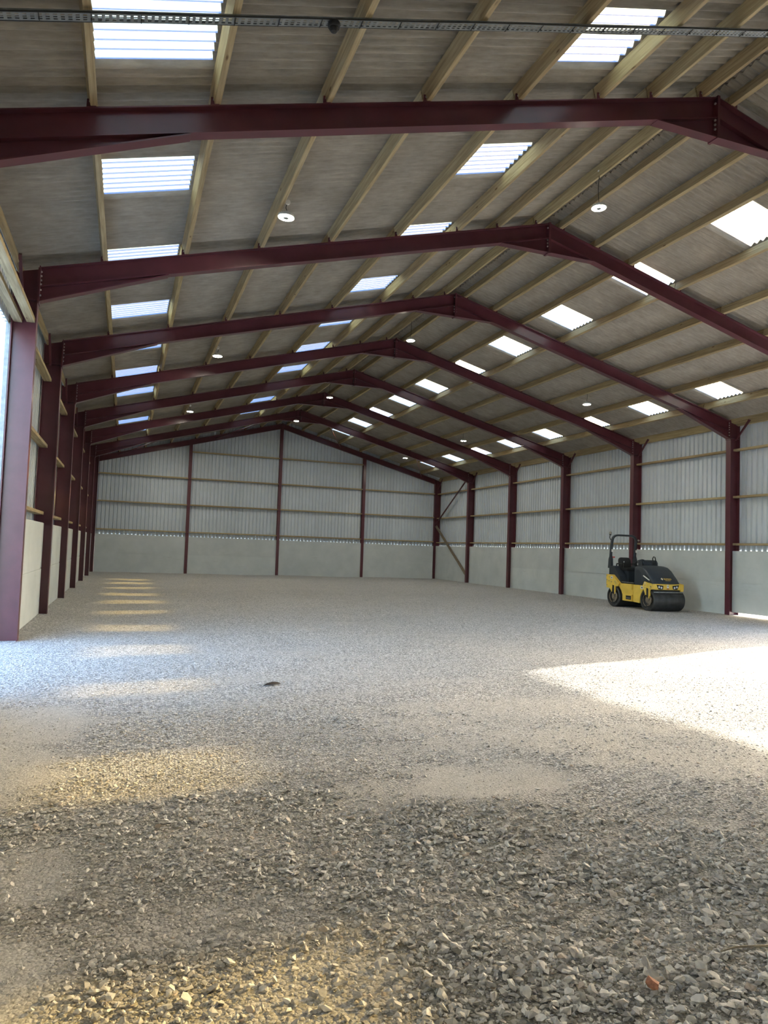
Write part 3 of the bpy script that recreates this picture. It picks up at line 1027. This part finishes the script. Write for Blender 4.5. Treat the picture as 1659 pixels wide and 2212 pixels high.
# forks over each drum (both sides), with the slot holding a black rubber mount
def fork(sign, y0, y1):
    pts = [(0.66, 0.80), (0.73, 0.935), (1.00, 0.885), (1.10, 0.87), (1.10, 0.70), (1.005, 0.69), (1.005, 0.50), (0.985, 0.44), (0.965, 0.40), (0.935, 0.42), (0.93, 0.72), (0.83, 0.74), (0.83, 0.52), (0.80, 0.50), (0.76, 0.56), (0.735, 0.64), (0.69, 0.70)]
    return pts
for s in (-1, 1):
    y0, y1 = (-0.625, -0.585) if s < 0 else (0.585, 0.625)
    f = side_prism(fork(1, 0, 0), y0, y1).build('front_fork', 'yellow', RO, bevel=0.006)
    side_prism([(0.845, 0.44), (0.92, 0.44), (0.925, 0.715), (0.84, 0.73)], y0+0.006, y1-0.006).build('rubber_mount', 'rubber', f)
    side_prism([(0.80, 0.46), (0.97, 0.40), (0.93, 0.33), (0.84, 0.33)], y0+0.012, y1-0.008).build('hub_arm', 'dirtysteel', f)
    rp = [(-1.235, 1.09), (-0.90, 1.08), (-0.52, 0.81), (-0.60, 0.70), (-0.70, 0.70), (-0.72, 0.67), (-0.745, 0.50), (-0.76, 0.43), (-0.785, 0.45), (-0.80, 0.72), (-0.895, 0.74), (-0.915, 0.52), (-0.94, 0.49), (-0.99, 0.56), (-1.05, 0.62), (-1.19, 0.63), (-1.225, 0.66)]
    f = side_prism(rp, y0, y1).build('rear_fork', 'yellow', RO, bevel=0.006)
    side_prism([(-0.90, 0.44), (-0.80, 0.44), (-0.81, 0.715), (-0.885, 0.73)], y0+0.006, y1-0.006).build('rubber_mount', 'rubber', f)
    side_prism([(-0.93, 0.46), (-0.76, 0.42), (-0.80, 0.33), (-0.89, 0.33)], y0+0.012, y1-0.008).build('hub_arm', 'dirtysteel', f)
    for bx, bz in ((-1.19, 1.04), (-1.05, 1.00), (-1.19, 0.90), (-1.07, 0.87), (-1.18, 0.72), (-0.93, 0.84), (-0.74, 0.86), (-0.70, 0.80), (0.775, 0.82), (0.755, 0.74), (1.03, 0.80), (1.03, 0.74)):
        link('bolt', wb_me, RO, (bx, y0 if s < 0 else y1, bz), (0, 0, 0 if s < 0 else math.pi))
# rear cross body and underside
rear_body = side_prism([(-1.22, 1.08), (-0.90, 1.08), (-0.50, 0.81), (0.12, 0.81), (0.12, 0.24), (-0.36, 0.24), (-0.42, 0.40), (-0.50, 0.56), (-0.62, 0.70), (-0.80, 0.755), (-1.0, 0.74), (-1.22, 0.70)], -0.56, 0.56).build('rear_body', 'yellow', RO, bevel=0.01)
# toe step and battery box on the side of the rear body
MB().box((-0.40, -0.60, 0.62), (0.10, -0.555, 0.81)).build('side_panel', 'yellow', RO, bevel=0.006)
MB().box((-0.38, -0.60, 0.25), (-0.22, -0.555, 0.44)).build('side_panel', 'yellow', RO, bevel=0.006)
st = MB().box((-0.22, -0.61, 0.25), (0.12, -0.555, 0.46)).build('toe_step', 'yellow', RO, bevel=0.006)
MB().box((-0.18, -0.614, 0.30), (0.08, -0.60, 0.425)).build('step_recess', 'rubber', st)
MB().box((-0.15, -0.618, 0.335), (0.05, -0.604, 0.36)).build('step_tread', 'galv', st)
# front body, hinged at the middle
fb = side_prism([(0.14, 0.80), (0.66, 0.80), (0.70, 0.90), (1.05, 0.86), (1.05, 0.70), (0.80, 0.73), (0.66, 0.70), (0.56, 0.58), (0.49, 0.44), (0.45, 0.22), (0.14, 0.24)], -0.57, 0.57).build('front_body', 'yellow', RO, bevel=0.01)
# front bumper bar with lamps
fbar = side_prism([(1.03, 0.70), (1.085, 0.685), (1.10, 0.70), (1.085, 0.86), (1.06, 0.875), (1.03, 0.875)], -0.50, 0.50).build('front_bar', 'yellow', RO, bevel=0.008)
MB().box((0.95, 0.50, 0.64), (1.095, 0.625, 0.86)).build('bar_end', 'yellow', RO, bevel=0.01)
MB().box((0.95, -0.61, 0.70), (1.09, -0.50, 0.86)).build('bar_end', 'yellow', RO, bevel=0.01)
def lamp_cluster(yc, flip):
    pts = [(-0.13, 0.075), (0.12, 0.045), (0.105, -0.06), (0.03, -0.075), (-0.07, -0.065)]
    P = [(1.075, yc+flip*a, 0.775+b) for a, b in pts]
    lc = MB().poly(P, (0.032, 0, 0)).build('lamp_cluster', 'rubber', RO)
    for a, b in ((-0.045, 0.005), (0.045, -0.018)):
        link('headlamp', lamp_me, lc, (1.107, yc+flip*a, 0.775+b))
lamp_me = MB().lathe([(0.0, 0.010), (0.02, 0.008), (0.036, 0.0), (0.036, -0.01), (0.0, -0.01)], (0, 0, 0), 'X', 20).mesh('headlamp', 'lamp', smooth=True)
lamp_cluster(-0.30, 1)
lamp_cluster(0.30, -1)
stk = MB().box((1.088, -0.035, 0.745), (1.101, 0.035, 0.855)).build('warning_label', 'sticker', RO)
MB().poly([(1.1025, -0.02, 0.80), (1.1025, 0.02, 0.80), (1.1025, 0.0, 0.84)], (0.001, 0, 0)).build('symbol', 'rubber', stk)
MB().box((1.088, -0.04, 0.715), (1.101, 0.04, 0.738)).build('red_reflector', 'red', RO)
MB().box((1.0, -0.56, 0.595), (1.12, 0.56, 0.635)).build('scraper_bar', 'galv', RO, bevel=0.006)
MB().box((1.04, -0.56, 0.545), (1.14, 0.56, 0.585)).build('scraper_blade', 'rubber', RO, bevel=0.006)
MB().box((0.98, -0.545, 0.63), (1.06, 0.545, 0.70)).build('bar_shadow_gap', 'rubber', RO)  # black strip standing in for the shadow under the front bar
# black rear tank and foot well
tank = side_prism([(-1.20, 1.08), (-1.19, 1.39), (-0.92, 1.38), (-0.84, 1.30), (-0.62, 1.05), (-0.52, 0.83), (-0.56, 0.83), (-0.90, 1.085)], -0.545, -0.26).build('rear_tank', 'charcoal', RO, bevel=0.012)
side_prism([(-1.20, 1.08), (-1.19, 1.39), (-0.92, 1.38), (-0.84, 1.30), (-0.62, 1.05), (-0.52, 0.83), (-0.56, 0.83), (-0.90, 1.085)], 0.26, 0.545).build('rear_tank', 'charcoal', RO, bevel=0.012)
side_prism([(-1.20, 1.07), (-1.19, 1.36), (-0.50, 1.22), (-0.50, 0.82), (-0.90, 1.07)], -0.26, 0.26).build('seat_box', 'charcoal', RO, bevel=0.012)
MB().box((-0.56, -0.55, 0.81), (0.16, 0.55, 0.85)).build('foot_plate', 'rubber', RO, bevel=0.005)
MB().box((-0.48, -0.565, 0.845), (0.12, -0.53, 0.87)).build('step_edge', 'galv', RO)
# dash wall and hood
hood_prof = [(0.14, 0.80), (0.14, 1.36), (0.20, 1.41), (0.34, 1.425), (0.50, 1.39), (0.66, 1.29), (0.82, 1.17), (0.96, 1.04), (1.04, 0.94), (1.075, 0.875), (0.72, 0.93), (0.66, 0.82)]
def hood():
    mb = MB()
    rings = []
    for y, sc_z, inset in ((-0.53, -0.055, 0.02), (-0.515, -0.02, 0.006), (-0.47, 0.0, 0.0), (-0.25, 0.018, 0.0), (0.0, 0.024, 0.0), (0.25, 0.018, 0.0), (0.47, 0.0, 0.0), (0.515, -0.02, 0.006), (0.53, -0.055, 0.02)):
        ring = []
        for i, (x, z) in enumerate(hood_prof):
            top = 2 <= i <= 8
            ring.append((x-(inset if i >= 6 and i <= 9 else 0)-(0.045*(abs(y)/0.53)**4 if 6 <= i <= 9 else 0), y, z+(sc_z if top else 0)))
        rings.append(ring)
    mb.loft(rings)
    return mb.build('hood', 'charcoal', RO, smooth=True, angle=40)
hd_ = hood()
# pale decal stripe and vent slot on the hood flank
side_prism([(0.57, 1.105), (0.60, 1.13), (0.86, 1.005), (0.89, 0.975), (0.85, 0.975)], -0.545, -0.50).build('decal_strip', 'sticker', RO)
side_prism([(0.66, 1.155), (0.68, 1.165), (0.86, 1.06), (0.84, 1.05)], -0.542, -0.50).build('vent_slot', 'rubber', RO)
side_prism([(0.19, 0.90), (0.46, 0.90), (0.46, 1.20), (0.36, 1.30), (0.19, 1.30)], -0.536, -0.522).build('side_cover', 'charcoal', RO, bevel=0.008)
# maker lettering and diamond emblem on the hood front
tm = text_mesh('lettering', 'BOMAG', 0.082, 'gold', 0.0025)
t1 = link('lettering', tm, RO)
slope = math.atan2(0.13, 0.14)
def on_hood(y, s):
    """point on the sloping hood nose, s up the slope from (1.0, .99)"""
    return Vector((1.0-s*math.cos(math.radians(48))+0.012, y, 1.012+s*math.sin(math.radians(48))+0.012))
nrm = Vector((math.sin(math.radians(48)), 0, math.cos(math.radians(48))))
def on_nose(o, y, s, off=0.012):
    xax = Vector((0, 1, 0)); zax = nrm; yax = zax.cross(xax)
    R = Matrix((xax, yax, zax)).transposed().to_4x4()
    o.matrix_basis = Matrix.Translation(on_hood(y, s)+nrm*off) @ R
on_nose(t1, 0.05, 0.0)
dm = MB().poly([(-0.05, 0, 0), (0, -0.05, 0), (0.05, 0, 0), (0, 0.05, 0)], (0, 0, 0.003)).mesh('emblem', 'sticker')
em = link('emblem', dm, RO); on_nose(em, -0.17, 0.0)
e2 = MB().poly([(-0.026, 0, 0.003), (0, -0.026, 0.003), (0.026, 0, 0.003), (0, 0.026, 0.003)], (0, 0, 0.002)).build('emblem_centre', 'gold', em)
ln_ = MB().box((-0.10, -0.008, 0), (0.10, 0.008, 0.002)).build('gold_underline', 'gold', RO); on_nose(ln_, 0.03, -0.06)
# side stickers
def sticker(x, z, w, h, y=-0.6265, tri=True):
    s = MB().box((x-w/2, y, z-h/2), (x+w/2, y+0.004, z+h/2)).build('warning_label', 'sticker', RO)
    if tri:
        MB().poly([(x-w*0.28, y-0.0015, z-h*0.25), (x+w*0.28, y-0.0015, z-h*0.25), (x, y-0.0015, z+h*0.3)], (0, 0.001, 0)).build('symbol', 'rubber', s)
sticker(-0.93, 0.985, 0.10, 0.09)
sticker(0.57, 0.735, 0.13, 0.10, -0.573)
sticker(0.775, 0.885, 0.05, 0.05)
side_prism([(1.015, 0.775), (1.085, 0.765), (1.085, 0.79), (1.015, 0.80)], -0.628, -0.612).build('type_plate', 'dirtysteel', RO)
# steering console, wheel and grab handle
MB().poly([(-0.06, -0.26, 1.34), (0.20, -0.26, 1.36), (0.20, -0.26, 1.54), (0.14, -0.26, 1.62), (-0.04, -0.26, 1.62)], (0, 0.62, 0)).build('console', 'charcoal', RO, bevel=0.02)
sw = MB()
rings = []
wc = Vector((-0.20, -0.06, 1.52)); tilt = math.radians(38)
path = []
for q in range(25):
    a = 2*math.pi*q/24
    path.append(wc + Vector((0.17*math.cos(a)*math.cos(tilt), 0.17*math.sin(a), 0.17*math.cos(a)*math.sin(tilt))))
whl = MB().tube(path, 0.016, 8).build('steering_wheel', 'rubber', RO, smooth=True)
MB().tube([(-0.05, -0.06, 1.38), (-0.20, -0.06, 1.52)], 0.025, 8).build('steering_column', 'rubber', whl)
MB().tube([wc+Vector((0, -0.165, 0)), wc+Vector((0, 0.165, 0))], 0.012, 6).build('spoke', 'rubber', whl)
hp = [(0.21, 0.14, 1.38), (0.20, 0.14, 1.60), (0.19, 0.145, 1.68), (0.20, 0.17, 1.735), (0.22, 0.21, 1.72), (0.24, 0.22, 1.62), (0.25, 0.22, 1.38)]
MB().tube(hp, 0.018, 8).build('grab_handle', 'rubber', RO, smooth=True)
# seat
seat = MB()
def rrect(cx, cz, w, h, r, y, n=5):
    out = []
    for qx, qz, a0 in ((1, 1, 0), (-1, 1, 90), (-1, -1, 180), (1, -1, 270)):
        for q in range(n+1):
            a = math.radians(a0+90*q/n)
            out.append((cx+qx*(w/2-r)+r*math.cos(a), y, cz+qz*(h/2-r)+r*math.sin(a)))
    return out
sb_rings = []
for off, w, h in ((0.0, 0.42, 0.36), (0.04, 0.48, 0.42), (0.10, 0.48, 0.42), (0.13, 0.40, 0.34)):
    rr = rrect(0, 0, w, h, 0.12, 0)
    sb_rings.append([(-0.98+off-0.15*(p[2]), p[0]-0.12, 1.47+p[2]) for p in rr])
MB().loft(sb_rings).build('seat_back', 'rubber', RO, smooth=True, angle=50)
MB().poly([(-0.95, -0.36, 1.24), (-0.46, -0.36, 1.22), (-0.44, -0.36, 1.30), (-0.50, -0.36, 1.34), (-0.95, -0.36, 1.33)], (0, 0.48, 0)).build('seat_cushion', 'rubber', RO, bevel=0.03, smooth=True, angle=50)
for yy in (-0.40, 0.16):
    MB().tube([(-0.98, yy, 1.36), (-0.96, yy, 1.46), (-0.80, yy, 1.47), (-0.66, yy, 1.46)], 0.022, 8).build('armrest', 'rubber', RO, smooth=True)
MB().tube([(-0.60, -0.40, 1.25), (-0.58, -0.41, 1.42), (-0.55, -0.42, 1.52)], 0.012, 6).build('drive_lever', 'rubber', RO, smooth=True)
MB().lathe([(0.0, 0.03), (0.02, 0.025), (0.026, 0.0), (0.02, -0.02), (0.0, -0.025)], (-0.55, -0.42, 1.53), 'Z', 12).build('lever_knob', 'galv', RO, smooth=True)
# roll bar
rp_ = []
for (x, y, z) in ((-1.20, -0.50, 1.30), (-1.185, -0.50, 1.60), (-1.15, -0.50, 2.0), (-1.12, -0.495, 2.22)):
    rp_.append((x, y, z))
for q in range(1, 8):
    a = math.radians(180-90*q/8)
    rp_.append((-1.11, -0.295+0.20*math.cos(a), 2.24+0.20*math.sin(a)))
rp_ += [(-1.105, -0.25, 2.445), (-1.105, 0.25, 2.445)]
for q in range(1, 8):
    a = math.radians(90-90*q/8)
    rp_.append((-1.11, 0.295+0.20*math.cos(a), 2.24+0.20*math.sin(a)))
rp_ += [(-1.12, 0.495, 2.22), (-1.15, 0.50, 2.0), (-1.185, 0.50, 1.60), (-1.20, 0.50, 1.30)]
def rect_tube(path, a, b):
    """rectangular section: a along x, b in the plane of the bar"""
    rings = []
    P = [Vector(p) for p in path]
    for i, p in enumerate(P):
        t = (P[min(i+1, len(P)-1)]-P[max(i-1, 0)]).normalized()
        ax = Vector((1, 0, 0)); ax = (ax-t*ax.dot(t)).normalized(); w = t.cross(ax)
        rings.append([p+ax*a/2*sa+w*b/2*sb_ for sa, sb_ in ((-1, -0.7), (-0.7, -1), (0.7, -1), (1, -0.7), (1, 0.7), (0.7, 1), (-0.7, 1), (-1, 0.7))])
    return MB().loft(rings)
rops = rect_tube(rp_, 0.10, 0.065).build('roll_bar', 'charcoal', RO, smooth=True, angle=40)
for yy in (-0.50, 0.50):
    MB().poly([(-1.27, yy-0.045, 1.30), (-1.08, yy-0.045, 1.30), (-1.10, yy-0.045, 1.62), (-1.16, yy-0.045, 1.78), (-1.24, yy-0.045, 1.62)], (0, 0.09, 0)).build('roll_bar_foot', 'charcoal', RO, bevel=0.006)
    MB().box((-1.10, yy-0.03, 1.86), (-1.088, yy+0.03, 1.95)).build('bar_label', 'sticker', RO)
MB().box((-1.12, -0.47, 1.66), (-1.06, -0.41, 1.70)).build('lock_pin', 'red', RO)
# rotating beacon on a stalk at the near corner, small work lamp at the far corner
MB().tube([(-1.13, -0.54, 2.27), (-1.15, -0.575, 2.36), (-1.14, -0.56, 2.44)], 0.014, 6).build('beacon_stalk', 'rubber', RO, smooth=True)
bc = MB().lathe([(0.0, 0.0), (0.035, 0.0), (0.04, 0.02), (0.03, 0.03), (0.0, 0.03)], (-1.14, -0.555, 2.44), 'Z', 16).build('beacon_base', 'rubber', RO, smooth=True)
MB().lathe([(0.0, 0.03), (0.034, 0.03), (0.046, 0.06), (0.046, 0.09), (0.034, 0.115), (0.0, 0.125)], (-1.14, -0.555, 2.44), 'Z', 20).build('beacon_lens', 'beacon', RO, smooth=True)
MB().lathe([(0.0, 0.012), (0.03, 0.006), (0.034, 0.0), (0.034, -0.04), (0.0, -0.045)], (-1.04, 0.56, 2.29), 'X', 16).build('work_lamp', 'beacon', RO, smooth=True)

# ------------------------------------------------------------------ loose stone
def rock_templates(n=14):
    out = []
    r = random.Random(5)
    for k in range(n):
        bm = bmesh.new()
        sx, sy, sz = 1.0, r.uniform(.5, .88), r.uniform(.28, .52)
        for q in range(12):
            while True:
                p = Vector((r.uniform(-1, 1), r.uniform(-1, 1), r.uniform(-1, 1)))
                if 0.75 < max(abs(p.x), abs(p.y), abs(p.z)) and p.length < 1.25:
                    break
            bm.verts.new((p.x*sx*.5, p.y*sy*.5, p.z*sz*.5))
        res = bmesh.ops.convex_hull(bm, input=bm.verts[:])
        bmesh.ops.delete(bm, geom=[e for e in res['geom_interior'] if isinstance(e, bmesh.types.BMVert)], context='VERTS')
        bmesh.ops.recalc_face_normals(bm, faces=bm.faces)
        bm.verts.ensure_lookup_table()
        v = np.array([tuple(q.co) for q in bm.verts]); 
        bm.verts.index_update()
        f = np.array([[q.index for q in fc.verts] for fc in bm.faces])
        bm.free()
        out.append((v, f))
    return out
TPL = rock_templates()

def sample_ring(r0, r1, dens, smin, smax, a0=-24, a1=64):
    """stones on the floor between two distances from the viewpoint, over a sector wider than the view"""
    area = .5*math.radians(a1-a0)*(r1*r1-r0*r0)
    n = int(area*dens)
    r = np.sqrt(rng.uniform(r0*r0, r1*r1, n)); a = np.radians(rng.uniform(a0, a1, n))
    x = CAM.x + r*np.sin(a); y = CAM.y + r*np.cos(a)
    s = smin*(smax/smin)**(rng.uniform(0, 1, n)**2.0)
    keep = (np.abs(x) < 9.6) & (y > Y0+0.3)
    fin = fines_at(x, y)
    keep &= rng.uniform(0, 1, n) > np.clip(fin*1.15, 0, 0.97)*np.clip(s/0.02, .55, 1.0)
    # drifts: bands richer and poorer in stone
    pat = 0.5+0.5*np.sin(x*2.3+1.7*np.sin(y*1.9))*np.sin(y*2.9+1.3*np.sin(x*1.7+2))
    keep &= rng.uniform(0, 1, n) < 0.55+0.45*pat
    return np.stack([x[keep], y[keep], s[keep]], 1)

pts = np.concatenate([
    sample_ring(1.5, 3.2, 1700, .020, .058),
    sample_ring(1.5, 3.2, 3200, .008, .022),
    sample_ring(3.2, 5.0, 1500, .018, .048),
    sample_ring(3.2, 5.0, 1400, .009, .020),
    sample_ring(5.0, 7.5, 850, .015, .040, -22, 60),
    sample_ring(7.5, 11.5, 300, .015, .034, -20, 54),
    sample_ring(11.5, 17.0, 40, .018, .034, -16, 52),
])
# slate-like size drift: larger stone in the near right
nn = len(pts)
big = 1.0 + 0.25*np.clip((pts[:, 0]+7.2)/1.5, -0.6, 1)*(np.hypot(pts[:, 0]-CAM.x, pts[:, 1]-CAM.y) < 4.5)
pts[:, 2] *= big
tpl = rng.integers(0, len(TPL), nn)
rot = rng.uniform(0, 2*np.pi, nn); tx = rng.normal(0, .32, nn); ty = rng.normal(0, .32, nn)
tint = np.clip(rng.normal(.52, .24, nn), 0, 1)
Zg = ground_z(pts[:, 0], pts[:, 1])
dist = np.hypot(pts[:, 0]-CAM.x, pts[:, 1]-CAM.y)
# project to find the stones that show largest in the picture
d = np.stack([pts[:, 0]-CAM.x, pts[:, 1]-CAM.y, Zg-CAM.z], 1)
df = d @ np.array(_f); dx_ = FPX*(d @ np.array(_r2))/df; dy_ = -FPX*(d @ np.array(_u2))/df
inview = (np.abs(dx_) < 815) & (dy_ < 1095) & (df > 0)
px = np.where(inview, pts[:, 2]/df, 0)
top = set(np.argsort(-px)[:300].tolist())

def rotmats(rot, tx, ty):
    cz, sz_ = np.cos(rot), np.sin(rot); cx, sx_ = np.cos(tx), np.sin(tx); cy_, sy_ = np.cos(ty), np.sin(ty)
    Z = np.zeros((len(rot), 3, 3)); Z[:, 0, 0] = cz; Z[:, 0, 1] = -sz_; Z[:, 1, 0] = sz_; Z[:, 1, 1] = cz; Z[:, 2, 2] = 1
    X = np.zeros_like(Z); X[:, 0, 0] = 1; X[:, 1, 1] = cx; X[:, 1, 2] = -sx_; X[:, 2, 1] = sx_; X[:, 2, 2] = cx
    Y = np.zeros_like(Z); Y[:, 1, 1] = 1; Y[:, 0, 0] = cy_; Y[:, 0, 2] = sy_; Y[:, 2, 0] = -sy_; Y[:, 2, 2] = cy_
    return X @ Y @ Z
R3 = rotmats(rot, tx, ty)
lift = np.where(dist < 5.5, rng.uniform(0.0, 0.42, nn), 0.03)
V_, F_, T_ = [], [], []
base = 0
mask_top = np.zeros(nn, bool); mask_top[list(top)] = True
for k, (tv, tf) in enumerate(TPL):
    ids = np.where((tpl == k) & ~mask_top)[0]
    if len(ids) == 0:
        continue
    P = np.einsum('nij,vj->nvi', R3[ids], tv)*pts[ids, 2][:, None, None]
    P[:, :, 0] += pts[ids, 0][:, None]; P[:, :, 1] += pts[ids, 1][:, None]
    P[:, :, 2] += (Zg[ids]+pts[ids, 2]*lift[ids])[:, None]
    V_.append(P.reshape(-1, 3))
    F_.append((tf[None] + (np.arange(len(ids))*len(tv))[:, None, None] + base).reshape(-1, 3))
    T_.append(np.repeat(tint[ids], len(tv)))
    base += len(ids)*len(tv)
V_ = np.concatenate(V_).astype(np.float32); F_ = np.concatenate(F_).astype(np.int32); T_ = np.concatenate(T_).astype(np.float32)
gme = bpy.data.meshes.new('gravel')
gme.vertices.add(len(V_)); gme.vertices.foreach_set('co', V_.ravel())
gme.loops.add(len(F_)*3); gme.loops.foreach_set('vertex_index', F_.ravel())
gme.polygons.add(len(F_)); gme.polygons.foreach_set('loop_start', np.arange(0, len(F_)*3, 3, dtype=np.int32))
gme.polygons.foreach_set('use_smooth', np.zeros(len(F_), dtype=bool))
gme.update(calc_edges=True)
at_ = gme.attributes.new('tint', 'FLOAT', 'POINT'); at_.data.foreach_set('value', T_)
gme.materials.append(MT['gravel'])
go = link('gravel', gme, floor)
go['kind'] = 'stuff'
go['label'] = 'loose crushed grey stone lying on the floor'
stone_me = []
for tv, tf in TPL:
    me = bpy.data.meshes.new('stone'); me.from_pydata(tv.tolist(), [], tf.tolist()); me.materials.append(MT['stone']); stone_me.append(me)
for i in sorted(top):
    o = link('stone', stone_me[int(tpl[i])], floor)
    o.matrix_basis = Matrix.Translation((pts[i, 0], pts[i, 1], Zg[i]+pts[i, 2]*lift[i])) @ Matrix(R3[i].tolist()).to_4x4() @ Matrix.Scale(float(pts[i, 2]), 4)
# orange brick fragment, dark leaf, stick
r_ = random.Random(3)
bm = bmesh.new()
for q in range(16):
    bm.verts.new((r_.uniform(-.038, .038), r_.uniform(-.024, .024), r_.uniform(-.02, .02)))
res = bmesh.ops.convex_hull(bm, input=bm.verts[:])
bmesh.ops.delete(bm, geom=[e for e in res['geom_interior'] if isinstance(e, bmesh.types.BMVert)], context='VERTS')
bme = bpy.data.meshes.new('brick_fragment'); bm.to_mesh(bme); bm.free(); bme.materials.append(MT['brick'])
bf = link('brick_fragment', bme, None, (-6.11, -10.55, float(ground_z(np.array(-6.11), np.array(-10.55)))+0.03), (0.3, -0.2, 1.9))
tag(bf, 'small broken piece of orange brick lying among the grey stones', 'brick')
lf = []
lm = MB()
prof_l = [(-0.12, 0.0), (-0.07, 0.035), (0.0, 0.045), (0.07, 0.03), (0.12, 0.0)]
rings = []
for x, w in prof_l:
    w = max(w, 0.004); z = 0.03*(1-(x/0.12)**2)
    rings.append([(x, -w, z*0.3), (x, 0, z+0.004), (x, w, z*0.4), (x, 0, z)])
lm.loft(rings)
lo2 = lm.build('dry_leaf', 'leaf', None, smooth=True)
lo2.location = (-6.38, -4.33, 0.012); lo2.rotation_euler = (0, 0, 0.35)
tag(lo2, 'single dark dry leaf lying on the open stone floor', 'leaf')
STICK = [(-5.68, -10.46, .035), (-5.60, -10.468, .045), (-5.50, -10.49, .045), (-5.30, -10.53, .04)]
tw = MB().tube(STICK, [.003, .004, .005, .005], 6).build('stick', 'twig', None, smooth=True)
tag(tw, 'thin dry stick lying on the stones at the right edge', 'stick')
